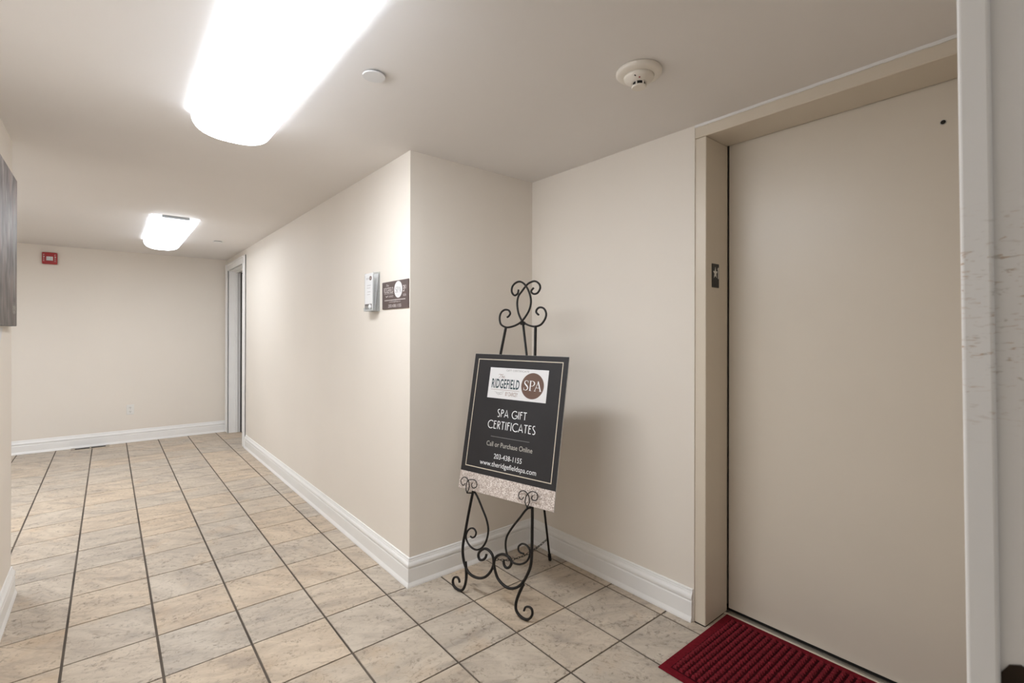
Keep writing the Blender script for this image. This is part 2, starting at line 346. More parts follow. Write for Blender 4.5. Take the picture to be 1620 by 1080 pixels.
for j in range(-5, 18):
    for i in range(-11, 4):
        cx0, cy0 = i*TX, j*TY; pieces = []
        for r in rooms:
            x0, y0, x1, y1 = max(cx0+gap, r[0]), max(cy0+gap*.8, r[1]), min(cx0+TX-gap, r[2]), min(cy0+TY-gap*.8, r[3])
            if x1-x0 > .012 and y1-y0 > .012: pieces.append((x0, y0, x1, y1))
        if not pieces: continue
        cx, cy = cx0+TX/2, cy0+TY/2
        hidden = cx < XL-.75 or (cx < XL and cy < 2.4)
        if hidden:
            for p in pieces: tile_prism(far_bm, *p, 0, 0)
            continue
        whole = len(pieces) == 1 and abs((pieces[0][2]-pieces[0][0])-(TX-2*gap)) < 1e-6 and abs((pieces[0][3]-pieces[0][1])-(TY-1.6*gap)) < 1e-6
        if whole and full:
            o = bpy.data.objects.new('floor_tile', full); C.objects.link(o); o.parent = fl
        else:
            b = NB()
            for p in pieces: tile_prism(b, *p, cx, cy)
            o = link('floor_tile', b, 'stone_tile', fl)
            if whole: full = o.data
        o.location = (cx, cy, rnd.uniform(-.0004, .0002)); nt += 1
o = link('hidden_passage_tiles', far_bm, 'stone_tile', fl); o['kind'] = 'stuff'
print('tiles', nt)

# ------------------------------------------------------------------ baseboards
PROF = [(0, 0), (.021, 0), (.0205, .008), (.017, .018), (.0145, .024), (.0140, .026), (.0140, .090), (.0118, .0945), (.0095, .0955), (.0095, .0985), (.0145, .101), (.0155, .108), (.0145, .116), (.0115, .123), (.0095, .125), (.0095, .1275), (.0078, .1295), (.0078, .134), (.006, .1365), (.006, .142), (.004, .147), (0, .148)]
def baseboard(name, path, label):
    b = NB(); rings = []; P = [Vector(p) for p in path]; n = len(P)
    for i in range(n):
        ds = []
        if i > 0: ds.append((P[i]-P[i-1]).normalized())
        if i < n-1: ds.append((P[i+1]-P[i]).normalized())
        ns = [Vector((d.y, -d.x)) for d in ds]; nn = ns[0] if len(ns) == 1 else (ns[0]+ns[1])/(1+ns[0].dot(ns[1]))
        rings.append([b.verts.new((P[i].x+nn.x*d, P[i].y+nn.y*d, z)) for d, z in PROF])
    for r, q in zip(rings, rings[1:]):
        for k in range(len(PROF)-1): b.faces.new((r[k], q[k], q[k+1], r[k+1]))
    b.faces.new(rings[0]); b.faces.new(rings[-1][::-1])
    bmesh.ops.recalc_face_normals(b, faces=b.faces)
    return struct(link(name, b, 'white_trim'), label)
baseboard('baseboard_right', [(X1, DY0-.115), (X1, Y1), (X2, Y1), (X2, EY0+.001)], 'white moulded baseboard along the right walls and recess')
baseboard('baseboard_left', [(XL, YN), (XL, YL), (-5.04, YL)], 'white moulded baseboard of the left wall')
baseboard('baseboard_back', [(-5.04, YF), (X1-.002, YF)], 'white moulded baseboard of the end wall')

# ------------------------------------------------------------------ far doorway
dt = struct(empty('trim_2', (X1, (DY0+DY1)/2, 0)), 'white moulded casing around the far doorway')
def rel(e, *a): l = e.location; return (a[0]-l.x, a[1]-l.y, a[2]-l.z, a[3]-l.x, a[4]-l.y, a[5]-l.z)
def part(e, name, m, *a, **k): return bxo(name, m, e, *rel(e, *a), **k)
def casing(e, name, y0, y1, z0, z1, outer):
    b = NB(); box(b, *rel(e, X1-.014, y0, z0, X1, y1, z1), bev=.003)
    w = .022
    if outer == 'top': box(b, *rel(e, X1-.022, y0, z1-w, X1, y1, z1), bev=.004); box(b, *rel(e, X1-.019, y0+.08, z0, X1, y1-.08, z0+.014), bev=.004)
    elif outer == 'lo': box(b, *rel(e, X1-.022, y0, z0, X1, y0+w, z1), bev=.004); box(b, *rel(e, X1-.019, y1-.014, z0, X1, y1, z1-.08), bev=.004)
    else: box(b, *rel(e, X1-.022, y1-w, z0, X1, y1, z1), bev=.004); box(b, *rel(e, X1-.019, y0, z0, X1, y0+.014, z1-.08), bev=.004)
    return link(name, b, 'white_trim', e)
casing(dt, 'side_casing', DY0-.115, DY0-.006, 0, DZ+.095, 'lo'); casing(dt, 'side_casing', DY1+.006, DY1+.115, 0, DZ+.095, 'hi')
casing(dt, 'head_casing', DY0-.005, DY1+.005, DZ+.006, DZ+.095, 'top')
part(dt, 'jamb', 'white_trim', X1+.001, DY1, 0, X1+.165, DY1+.018, DZ+.018); part(dt, 'jamb', 'white_trim', X1+.001, DY0-.018, 0, X1+.165, DY0, DZ+.018)
part(dt, 'head_jamb', 'white_trim', X1+.001, DY0, DZ, X1+.165, DY1, DZ+.018)
part(dt, 'door_stop', 'white_trim', X1+.068, DY1-.012, 0, X1+.104, DY1, DZ, bev=.002); part(dt, 'door_stop', 'white_trim', X1+.068, DY0, 0, X1+.104, DY0+.012, DZ, bev=.002)
part(dt, 'door_stop', 'white_trim', X1+.068, DY0+.012, DZ-.012, X1+.104, DY1-.012, DZ, bev=.002)
dd = struct(empty('door_2', (X1+.116, (DY0+DY1)/2, 0)), 'white closed door at the far end of the corridor')
b = NB(); box(b, .024, DY0+.006-dd.location.y, .008, .044, DY1-.058-dd.location.y, DZ-.022, bev=.002); link('leaf', b, 'white_trim', dd)
b = NB(); lathe(b, [(.024, 0), (.026, .006), (.011, .012), (.011, .035), (.026, .045), (.029, .058), (.022, .068), (.006, .071)], n=24)
kn = link('door_knob', b, 'bronze', dd, True); kn.rotation_euler = (0, -math.pi/2, 0); kn.location = (.024, DY0+.07-dd.location.y, .95)
bxo('slot_shade', 'dark_gap', dd, .018, DY1-.057-dd.location.y, .002, .036, DY1-.001-dd.location.y, DZ-.012)  # near-black box added to paint the shaded slot beside the leaf
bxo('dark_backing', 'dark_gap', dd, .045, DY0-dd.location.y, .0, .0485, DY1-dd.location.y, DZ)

# ------------------------------------------------------------------ elevator entrance
XF, XD = .984, 1.190
ef = struct(empty('trim_1', (X2, -1.0, 0)), 'beige painted metal frame around the elevator door')
b = NB(); box(b, *rel(ef, XF, EY0-.056, 0, XD-.006, EY0, 2.206), bev=.0025); link('side_jamb', b, 'frame_paint', ef)
b = NB(); box(b, *rel(ef, XF, EY1, 0, XD-.006, EY1+.056, 2.206), bev=.0025); link('side_jamb', b, 'frame_paint', ef)
b = NB(); box(b, *rel(ef, XF-.002, EY1, 2.207, XD-.006, EY0, 2.256), bev=.0025); link('header', b, 'frame_paint', ef)
b = NB()
for k in range(36):
    y = EY0-.004-k*.0305
    box(b, *rel(ef, XF-.006+rnd.uniform(0, .002), y-.0305, 2.2565+rnd.uniform(-.0015, .001), XF+.012, y, H+.001))
link('caulk_bead', b, 'white_trim', ef)
ed = struct(empty('door_1', (XD, (EY0+EY1)/2, 0)), 'plain beige elevator door panel')
b = NB(); box(b, 0, EY1-ed.location.y-.03, .013, .035, EY0-.060-ed.location.y, 2.24, bev=.0015); link('door_panel', b, 'door_paint', ed)
bxo('dark_recess', 'dark_gap', ed, .002, EY0-.0585-ed.location.y, .0, .03, EY0-.0565-ed.location.y, 2.24)
bxo('toe_gap', 'dark_gap', ed, .004, EY1-ed.location.y, .001, .034, EY0-.058-ed.location.y, .0125)
# key hole with steel bushing
b = NB(); n = 24
lathe(b, [(.0072, .0005), (.0074, .0030), (.0090, .0026), (.0098, .0)], n=n, caps=False)
kh = link('keyhole_ring', b, 'aluminium', ed, True); kh.rotation_euler = (0, -math.pi/2, 0)
kh.location = (0, -1.284-ed.location.y, 2.067)
b = NB(); lathe(b, [(.0074, 0), (.0074, .0016)], n=n); k2 = link('keyhole', b, 'dark_gap', kh)
sl = struct(empty('trim_3', (1.165, (EY0+EY1)/2, 0)), 'worn aluminium elevator sill')
y0, y1 = EY1+.058-sl.location.y, EY0-.058-sl.location.y
bxo('edge_strip', 'frame_paint', sl, -.0175, y0, 0, -.0045, y1, .0035)
b = NB(); box(b, -.004, y0, 0, .004, y1, .0042); box(b, .0065, y0, 0, .012, y1, .0042); box(b, .0145, y0, 0, .0205, y1, .0050); link('grooved_plate', b, 'aluminium', sl)
bxo('groove_bed', 'sill_metal', sl, -.004, y0, 0, .0205, y1, .0016)

# elevator floor sign on the jamb
es = empty('elevator_floor_sign', matrix=frame((1, 0, 0), (0, 0, 1), (0, -1, 0), (1.034, EY0-.056, 1.528)))
tag(es, 'small black elevator plate with raised star and 1 on the door jamb', 'sign')
bxo('plate', 'sign_black', es, 0, 0, 0, .063, .109, .003, bev=.0008)
pts = []
for k in range(10):
    r = .0205 if k % 2 == 0 else .0082; a = math.pi/2+k*math.pi/5; pts.append((.0275+r*math.cos(a), .066+1.35*r*math.sin(a)))
b = NB(); poly_extrude(b, pts, .003, .0042); link('star', b, 'letter_cream', es)
b = NB(); poly_extrude(b, [(.0520, .041), (.0575, .041), (.0575, .093), (.0535, .093), (.0485, .086), (.0485, .081), (.0520, .085)], .003, .0042); link('numeral', b, 'letter_cream', es)

# ------------------------------------------------------------------ near door jamb (the view looks past it)
nj = struct(empty('trim_4', (-.319, YN, 0)), 'scuffed white door jamb at the right edge of the view')
nj.rotation_euler = (math.radians(-.68), 0, 0)
b = NB(); box(b, 0, -.140, 0, .020, .0145, 2.08, bev=.001); link('jamb_board', b, 'worn_white', nj)
b = NB(); box(b, -.008, -.0125, 0, .0, .0150, 2.08, bev=.0036, seg=3); link('door_stop', b, 'worn_white', nj)
SP = [(-.009+.0, 0)]
b = NB(); pts = [(-.0128, 0), (-.042, 0), (-.042, .068), (-.038, .074), (-.028, .077), (-.019, .073), (-.0128, .062)]
poly_extrude(b, pts, -.0022, 0, lambda x, y, z: (z, x, y+.884)); link('strike_plate', b, 'bronze', nj)

# ------------------------------------------------------------------ ceiling lights
def light(y0, y1, label, x=-.655, lens='lit_lens'):
    t = tag(empty('ceiling_light', (x, (y0+y1)/2, H)), label, 'light', 'wraparound ceiling lights')
    hl = (y1-y0)/2; w, d, n = .158, .098, 18; prof = []
    for k in range(n+1):
        a = math.pi*k/n; c, s = math.cos(a), math.sin(a); e = 2/2.5
        prof.append((-w*math.copysign(abs(c)**e, c), -.010-(d-.010)*abs(s)**e))
    b = NB(); rings = []
    for yy, sc in ((-hl, .93), (-hl+.004, .975), (-hl+.016, 1), (hl-.016, 1), (hl-.004, .975), (hl, .93)):
        rings.append([b.verts.new((px*sc, yy, -.010+(pz+.010)*sc)) for px, pz in prof])
    for r, q in zip(rings, rings[1:]):
        for k in range(n): b.faces.new((r[k], r[k+1], q[k+1], q[k]))
    link('lens', b, lens, t, True)
    for sgn in (-1, 1):
        b = NB(); f = b.faces.new([b.verts.new((px*.93, sgn*hl, -.010+(pz+.010)*.93)) for px, pz in prof])
        link('lens_end', b, 'lit_lens_end', t)
        bxo('end_clip', 'pan_metal', t, -.095, sgn*hl-(.014 if sgn < 0 else -.002), -.020, .095, sgn*hl+(.014 if sgn > 0 else -.002), -.001, bev=.002)
    bxo('pan', 'pan_metal', t, -.150, -hl+.004, -.0095, .150, hl-.004, -.0005)
    return t
light(-.52, .86, 'large lit wraparound ceiling light nearest the easel, cut by the top edge')
light(3.22, 4.60, 'lit wraparound ceiling light far down the corridor, before the end wall', lens='lit_lens_dimmed')
light(2.5, 3.88, 'unseen lit wraparound ceiling light round the left corner of the side passage', x=-2.35, lens='lit_lens_boosted')

# ------------------------------------------------------------------ ceiling fittings
def cover(x, y, r, label):
    t = tag(empty('sprinkler_cover', (x, y, H)), label, 'sprinkler')
    b = NB(); lathe(b, [(r*.80, 0), (r*.80, -.006)], n=32); link('collar', b, 'dark_gap', t)
    b = NB(); lathe(b, [(r, -.0055), (r, -.0085), (r*.975, -.0100)], n=40); link('plate', b, 'sprinkler_white', t)
cover(-.332, .068, .041, 'flat round white sprinkler cover beside the large ceiling light')
cover(-.20, 4.26, .045, 'tiny round sprinkler cover beyond the far ceiling light')
sd = tag(empty('smoke_detector', (.394, -.571, H)), 'round cream smoke detector on the ceiling before the elevator', 'detector')
b = NB(); lathe(b, [(.079, 0), (.081, -.004), (.081, -.013), (.076, -.017), (.058, -.021)], n=48); link('base_plate', b, 'plastic_cream', sd, True)
b = NB(); lathe(b, [(.054, -.020), (.052, -.030), (.047, -.036), (.030, -.043), (.0285, -.044)], n=48); link('body', b, 'plastic_cream', sd, True)
b = NB(); lathe(b, [(.0215, -.043), (.0215, -.056)], n=32); link('sensing_slot', b, 'dark_gap', sd)
b = NB(); lathe(b, [(.0255, -.0555), (.0262, -.0585), (.0240, -.0615)], n=36); link('sensor_cap', b, 'plastic_cream', sd)
for k in range(6):
    a = math.radians(15+60*k); b = NB(); box(b, .0205, -.002, -.057, .0262, .002, -.042); f = link('rib', b, 'plastic_cream', sd); f.rotation_euler = (0, 0, a)
b = NB(); lathe(b, [(.0026, 0), (.0026, -.0025)], n=12); q = link('indicator_lamp', b, 'alarm_red', sd); q.location = (-.030, -.024, -.0402)
for a in (200, 20):
    q = bxo('test_notch', 'dark_gap', sd, -.004, -.0015, -.0025, .004, .0015, 0); q.location = (.046*math.cos(math.radians(a)), .046*math.sin(math.radians(a)), -.0352)

# ------------------------------------------------------------------ end wall fittings
fa = empty('fire_alarm_strobe', matrix=frame((1, 0, 0), (0, 0, 1), (0, -1, 0), (-1.640, YF, 2.058)))
tag(fa, 'red wall fire alarm strobe with clear lens high on the end wall', 'fire alarm')
bxo('housing', 'alarm_red', fa, 0, 0, 0, .122, .128, .038, bev=.008, seg=3)
b = NB(); box(b, .034, .040, .038, .088, .082, .050, bev=.006, seg=2); ln = link('strobe_lens', b, 'alarm_lens', fa)
for x in (.044, .064):
    b = NB(); box(b, x, .044, .0502, x+.014, .076, .053, bev=.003); link('reflector', b, 'alarm_lens', ln)
bxo('lens_rim', 'print_gray', fa, .031, .036, .0372, .091, .040, .046)
for x in (.010, .101):
    for k, ch_ in enumerate('FIRE'): text(ch_, 'sign_print', fa, x, .092-k*.021, x+.010, .106-k*.021, .0381, name='fire_lettering')
oc = empty('wall_outlet', matrix=frame((1, 0, 0), (0, 0, 1), (0, -1, 0), (-.914, YF, .330)))
tag(oc, 'white duplex power outlet low on the end wall', 'outlet')
bxo('cover_plate', 'plastic_white', oc, 0, 0, 0, .072, .118, .006, bev=.0025)
for y in (.066, .018):
    f = bxo('receptacle', 'plastic_white', oc, .019, y, .006, .053, y+.034, .0085, bev=.002)
    for x in (.029, .041): bxo('slot', 'dark_gap', f, x-.0012, y+.015, .0085, x+.0012, y+.026, .0088)
    disc('dark_gap', f, .036, y+.008, .0028, .0028, .0085, .0088, 'ground_hole', 12)
disc('aluminium', oc, .036, .059, .003, .003, .006, .0072, 'screw', 12)
fr = tag(empty('floor_register', (-1.235, 5.655, 0)), 'tan floor register with two dark slots along the end wall', 'vent')
bxo('slot_bed', 'dark_gap', fr, -.152, -.040, .0003, .152, .058, .0012)
for nm, a in (('front_lip', (-.165, -.048, .0002, .165, -.038, .005)), ('end_lip', (-.165, -.038, .0002, -.132, .058, .006)), ('end_lip', (.132, -.038, .0002, .165, .058, .006)), ('divider', (-.006, -.038, .0002, .006, .058, .006))):
    bxo(nm, 'vent_tan', fr, *a, bev=.001)

# ------------------------------------------------------------------ signs on the corridor wall
WX, WZ = (0, -1, 0), (0, 0, 1)
ws = empty('spa_wall_sign', matrix=frame(WX, WZ, (-1, 0, 0), (X1, .972, 1.448)))
tag(ws, 'brown rectangular spa sign with white circle at the corridor corner', 'sign')
o_ = -.013
bxo('plate', 'sign_brown', ws, 0, 0, 0, .313, .152, .006, bev=.001)
z = .006
lc = disc('paper', ws, .199, .103, .047, .045, z, z+.0005, 'white_circle')
serif_spa('print_gray', lc, .165, .086, .234, .117, z+.0008)
text('The', 'sign_print', ws, .053, .126, .085, .138, z, shear=.4)
text('RIDGEFIELD', 'sign_print', ws, .023, .089, .141, .120, z)
rect('sign_print', ws, .025, .0835, .141, .0850, z, z+.0004, 'rule')
text('BY DARCEY', 'sign_print', ws, .086, .064, .141, .075, z)
b = NB(); strokes(b, [spline_w([(.042, .075), (.052, .070), (.060, .069), (.068, .073), (.078, .075)], [.001, .003, .002, .003, .001]), spline_w([(.050, .066), (.058, .066), (.066, .070), (.074, .066)], [.001, .002, .002, .001])], z+.0004); link('flourish', b, 'sign_print', ws)
text('3', 'sign_print', ws, .255, .087, .270, .122, z, offset=.01); text('RD', 'sign_print', ws, .271, .102, .290, .121, z)
rect('ink_rust', ws, .256, .0810, .289, .0822, z, z+.0004, 'rule'); text('FLOOR', 'sign_print', ws, .256, .063, .289, .0755, z)
b = NB(); x = .032
while x < .280:                      # a line of print too small to read
    w = rnd.uniform(.004, .012); strokes(b, [([(x, .0485), (min(x+w, .281), .0485)], .0042)], z+.0004); x += w+.0022
link('small_print', b, 'sign_print', ws)
text('www.theridgefieldspa.com', 'sign_print', ws, .088, .0335, .225, .0425, z)
text('203.438.1155', 'sign_print', ws, .079, .0085, .233, .0250, z)

# brochure holder and brochures
BX, BZ = X1, 1.440
def bframe(dx, tilt=0):
    m = frame(WX, WZ, (-1, 0, 0), (X1-dx, 1.126, 1.447)); return m @ Matrix.Rotation(tilt, 4, 'X')
bh = empty('brochure_holder', matrix=frame(WX, WZ, (-1, 0, 0), (X1, 1.130, 1.440)))
tag(bh, 'clear acrylic brochure holder left of the brown sign', 'holder')
bxo('back_panel', 'clear_acrylic', bh, 0, 0, 0, .116, .230, .002)
bxo('tray', 'clear_acrylic', bh, 0, 0, .002, .116, .003, .050)
bxo('side_panel', 'clear_acrylic', bh, 0, .003, .002, .0018, .224, .044); bxo('side_panel', 'clear_acrylic', bh, .1142, .003, .002, .116, .224, .044)
bxo('front_lip', 'clear_acrylic', bh, 0, .003, .048, .116, .022, .050)
def brochure(name, dx, tilt, label, th):
    e = empty(name, matrix=bframe(dx, tilt)); tag(e, label, 'brochure', 'brochures in the wall holder')
    bxo('folded_sheets', 'brochure_paper', e, .0015, 0, 0, .107, .213, th, bev=.0004); return e
f = brochure('brochure', .0415, 0, 'front white spa brochure with a brown circle in the wall holder', .003)
bc = disc('logo_brown', f, .081, .184, .017, .0125, .003, .0034, 'brown_circle'); serif_spa('print_white', bc, .071, .180, .092, .188, .0036)
text('RIDGEFIELD', 'ink_pale', f, .022, .178, .060, .188, .003)
text('services', 'print_gray', f, .034, .1405, .085, .1475, .003, name='heading')
for k, (yy, a, b_) in enumerate(((.128, .03, .08), (.105, .04, .082), (.09, .035, .075))): rect('ink_pale', f, a, yy, b_, yy+.0018, .003, .0034, 'small_print')
db = rect('box_dark', f, .004, .004, .098, .036, .003, .0034, 'dark_box')
disc('print_white', db, .072, .020, .019, .0135, .0034, .0038, 'white_circle'); text('RIDGEFIELD', 'sign_print', db, .010, .016, .050, .025, .0034); text('BY DARCEY', 'sign_print', db, .026, .008, .050, .0125, .0034)
g = brochure('brochure', .0375, -.008, 'middle spa brochure behind the front one, seen edge-on', .0022)
g2 = brochure('brochure', .0245, -.093, 'rear spa brochure leaning on the back of the wall holder', .0022)
for q, s_ in ((g2, 1),): bxo('printed_edge', 'brochure_edge', q, .1071, .002, .0, .1078, .211, .0026)

# ------------------------------------------------------------------ picture on the left wall
cp = empty('canvas_picture', matrix=frame((0, 1, 0), (0, 0, 1), (1, 0, 0), (XL, 1.02, 1.345)))
tag(cp, 'grey figure picture on canvas hung on the left wall near its corner', 'picture')
bxo('stretcher', 'canvas_edge', cp, 0, 0, .002, .715, .706, .026, bev=.001)
bxo('printed_face', 'canvas_print', cp, .001, .001, .026, .714, .705, .0272)
b = NB(); r5 = random.Random(11)
for k in range(9):
    x = .585+k*.0105; strokes(b, [([(x, .055+r5.uniform(0, .012)), (x+r5.uniform(-.004, .008), .085+r5.uniform(0, .03))], .0035), ([(x-.003, .060+r5.uniform(0, .04)), (x+.008, .062+r5.uniform(0, .04))], .003)], .0276)
link('pale_scribble', b, 'print_tan', cp)
b = NB(); strokes(b, [spline_w([(.60, .55), (.615, .59), (.63, .60), (.645, .585), (.65, .54)], [.006, .02, .03, .02, .006]), spline_w([(.625, .53), (.62, .40), (.628, .30), (.64, .2), (.642, .13)], [.02, .06, .05, .03, .008])], .0274); link('dark_figure', b, 'print_gray', cp)
b = NB(); strokes(b, [spline_w([(.60, .46), (.61, .40), (.618, .35), (.63, .30)], [.004, .008, .006, .003]), spline_w([(.655, .42), (.65, .37), (.647, .33)], [.003, .006, .003])], .0277); link('pink_highlight', b, 'ink_pale', cp)
wc = empty('wall_card', matrix=frame((0, 1, 0), (0, 0, 1), (1, 0, 0), (XL, 1.397, 1.262)))
tag(wc, 'small white card on the left wall under the grey picture', 'card')
b = NB(); poly_extrude(b, [(0, 0), (.075, 0), (.142, .074), (0, .074)], .001, .0025); link('card_sheet', b, 'paper', wc)

# ------------------------------------------------------------------ red door mat
dm = tag(empty('door_mat', (.588, -.526, 0)), 'dark red ribbed mat in front of the elevator', 'mat')
MW, ML = .560, .940
b = NB(); box(b, 0, -ML, .0003, MW, 0, .0055, bev=.002); link('backing', b, 'mat_red', dm)
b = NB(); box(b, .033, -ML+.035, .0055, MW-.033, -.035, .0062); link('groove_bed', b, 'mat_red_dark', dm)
b = NB(); rows = 34; pitch = (ML-.074)/rows; nx = 26; px = (MW-.072)/nx
for j in range(rows):
    for i in range(nx):
        x = .036+i*px; y = -.037-(j+1)*pitch; hz = .0165+rnd.uniform(-.0009, .0009); jx = rnd.uniform(-.0008, .0008)
        a0, a1, b0, b1 = x+.0030+jx, x+px-.0030+jx, y+.0042, y+pitch-.0042
        lo = [b.verts.new(p) for p in ((a0, b0, .006), (a1, b0, .006), (a1, b1, .006), (a0, b1, .006))]
        i_ = .0036; hi = [b.verts.new(p) for p in ((a0+i_, b0+i_, hz), (a1-i_, b0+i_, hz), (a1-i_, b1-i_, hz), (a0+i_, b1-i_, hz))]
        for k in range(4): b.faces.new((lo[k], lo[(k+1) % 4], hi[(k+1) % 4], hi[k]))
        b.faces.new(hi)
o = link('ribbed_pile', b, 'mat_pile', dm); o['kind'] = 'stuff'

# ------------------------------------------------------------------ wrought iron easel
U = Vector((.22497, -.97436, 0)); NBK = Vector((.97436, .22497, 0)); MID = Vector((.3404, .2435, 0))
ez = empty('display_easel', matrix=frame(U, NBK, (0, 0, 1), MID))
tag(ez, 'black wrought iron scroll easel standing in the recess', 'easel')
th = math.radians(11); sT, cT = math.sin(th), math.cos(th)
def E(u, v, off=0): return (u, v*sT+off*cT, v*cT-off*sT)
NV = (0, cT, -sT)
def bar(name, pts, a, b_, off=0, sub=6, t0=1, t1=1, parent=ez, smooth=True):
    b = NB(); sweep(b, [E(u, v, off) for u, v in pts], NV, a, b_, sub, t0, t1); return link(name, b, 'iron', parent, smooth)
top_a = [(-.052,1.579),(-.055,1.557),(-.075,1.548),(-.096,1.569),(-.096,1.599),(-.075,1.619),(-.046,1.623),(-.015,1.606),(.013,1.573),(.033,1.534),(.040,1.5),(.034,1.463),(.016,1.43),(-.006,1.404),(-.03,1.388),(-.064,1.376),(-.105,1.372),(-.144,1.389),(-.158,1.423),(-.153,1.453),(-.131,1.469),(-.103,1.466),(-.089,1.449),(-.096,1.434),(-.107,1.427)]
top_b = [(.042,1.586),(.028,1.568),(.044,1.553),(.069,1.556),(.083,1.579),(.076,1.603),(.049,1.621),(.021,1.619),(-.005,1.605),(-.033,1.571),(-.053,1.543),(-.055,1.504),(-.043,1.46),(-.024,1.426),(-.004,1.404),(.027,1.387),(.056,1.379),(.084,1.377),(.115,1.388),(.136,1.418),(.138,1.446),(.121,1.471),(.095,1.478),(.078,1.468),(.076,1.452),(.093,1.438)]
bar('top_scroll', top_a, .0048, .0055, -.003); bar('top_scroll', top_b, .0048, .0055, .004)
lpost = [(-.109,1.375),(-.124,1.22),(-.145,1.0),(-.165,.80),(-.184,.60),(-.197,.476),(-.206,.385),(-.213,.287),(-.217,.225),(-.209,.176),(-.185,.131),(-.15,.103),(-.108,.097),(-.069,.105),(-.038,.125),(-.015,.158),(-.007,.192),(-.02,.226),(-.046,.242),(-.074,.242),(-.1,.223),(-.108,.202),(-.096,.185),(-.077,.188),(-.062,.202),(-.057,.22)]
rpost = [(.084,1.379),(.101,1.225),(.122,1.02),(.145,.80),(.166,.62),(.185,.483),(.196,.394),(.205,.317),(.209,.248),(.196,.198),(.172,.152),(.14,.123),(.101,.109),(.063,.114),(.028,.133),(.004,.167),(-.005,.197),(.007,.227),(.037,.245),(.07,.246),(.093,.236),(.098,.218),(.088,.199),(.072,.193),(.058,.201),(.05,.22)]
bar('front_leg', lpost, .0066, .0075, 0, t1=.85); bar('front_leg', rpost, .0066, .0075, 0, t1=.85)
bar('foot_scroll', [(-.187,.150),(-.183,.14),(-.169,.085),(-.17,.043),(-.184,.014),(-.211,.008),(-.241,.015),(-.254,.036),(-.248,.055),(-.228,.063),(-.214,.055),(-.208,.042)], .0068, .008, 0, t1=.6)
bar('foot_scroll', [(.180,.150),(.174,.137),(.159,.098),(.15,.061),(.154,.031),(.177,.013),(.208,.008),(.231,.017),(.244,.038),(.24,.059),(.224,.065),(.205,.058),(.198,.04)], .0068, .008, 0, t1=.6)
bar('inner_scroll', [(-.200,.505),(-.165,.48),(-.116,.422),(-.082,.378),(-.064,.332),(-.069,.28),(-.092,.242),(-.124,.224),(-.16,.227),(-.19,.245),(-.204,.268),(-.199,.295),(-.181,.314),(-.158,.318),(-.141,.305),(-.144,.285),(-.16,.274),(-.175,.277)], .0048, .0052, 0, t1=.8)
bar('inner_scroll', [(.188,.505),(.152,.481),(.117,.432),(.082,.383),(.056,.336),(.052,.294),(.069,.25),(.104,.227),(.146,.229),(.179,.248),(.195,.275),(.195,.303),(.174,.321),(.148,.322),(.13,.306),(.13,.29),(.142,.281),(.164,.281)], .0048, .0052, 0, t1=.8)
OFH = -.030
def hook(pu, vled, c1, c2):
    b = NB(); sweep(b, [E(pu[0], vled-.004, 0), E((pu[0]+pu[1])/2, vled-.004, -.012), E(pu[1], vled-.004, OFH), E(pu[1], vled+.004, OFH-.001)], (1, 0, 0), .0032, .0045, 1)
    h = link('ledge_hook', b, 'iron', ez, True)
    for c in (c1, c2): bar('hook_curl', c, .0022, .0022, OFH, parent=h)
hook((-.195, -.209), .492, [(-.209,.489),(-.22,.507),(-.221,.533),(-.21,.552),(-.187,.56),(-.162,.558),(-.15,.542),(-.156,.525),(-.174,.52),(-.184,.531),(-.181,.545)], [(-.209,.489),(-.2,.511),(-.202,.533),(-.212,.551),(-.231,.563),(-.251,.557),(-.262,.542),(-.255,.525),(-.239,.521),(-.231,.532)])
hook((.184, .174), .497, [(.174,.498),(.16,.515),(.16,.54),(.171,.56),(.194,.573),(.218,.57),(.227,.553),(.217,.537),(.199,.536),(.193,.545),(.197,.555)], [(.174,.498),(.183,.52),(.178,.543),(.166,.559),(.144,.567),(.124,.559),(.117,.543),(.124,.528),(.14,.526),(.146,.538)])
hinge = Vector(E(-.003, 1.392, .008)); rf = Vector((-.021, .5686, .004))
b = NB(); sweep(b, [hinge, hinge.lerp(rf, .5), rf], (0, 1, 0), .0058, .0058, 1); rl = link('rear_leg', b, 'iron', ez, True)
d = (hinge-rf).normalized(); b = NB(); sweep(b, [rf-d*.003, rf+d*.030, rf+d*.036], (0, 1, 0), .0088, .0088, 1); link('rubber_tip', b, 'rubber', rl, True)
b = NB(); box(b, -.016, hinge.y-.012, hinge.z-.006, .012, hinge.y+.004, hinge.z+.012, bev=.003); link('hinge_collar', b, 'iron', ez)
c0 = Vector(E(-.004, .212, .004)); c1 = hinge.lerp(rf, 1-.132/hinge.z); b = NB(); links = 21
cpts = []
for k in range(links*2+1):
    t = k/(links*2); p = c0.lerp(c1, t); p.z -= .048*4*t*(1-t)*(1-.25*t); cpts.append(p)
for k in range(links):
    a, m_, e = cpts[2*k], cpts[2*k+1], cpts[2*k+2]; t = (e-a).normalized(); s = Vector((0, 0, 1)).cross(t).normalized(); w = (s if k % 2 else t.cross(s)).normalized()
    Lh = (e-a).length*.62; ring = [m_ + t*Lh*math.cos(q)*1.0 + w*(.0046 if k % 3 else .0062)*math.sin(q) for q in [2*math.pi*j/10 for j in range(11)]]
    sweep(b, ring, t.cross(w), .0013, .0013, 1)
link('chain', b, 'iron', ez)

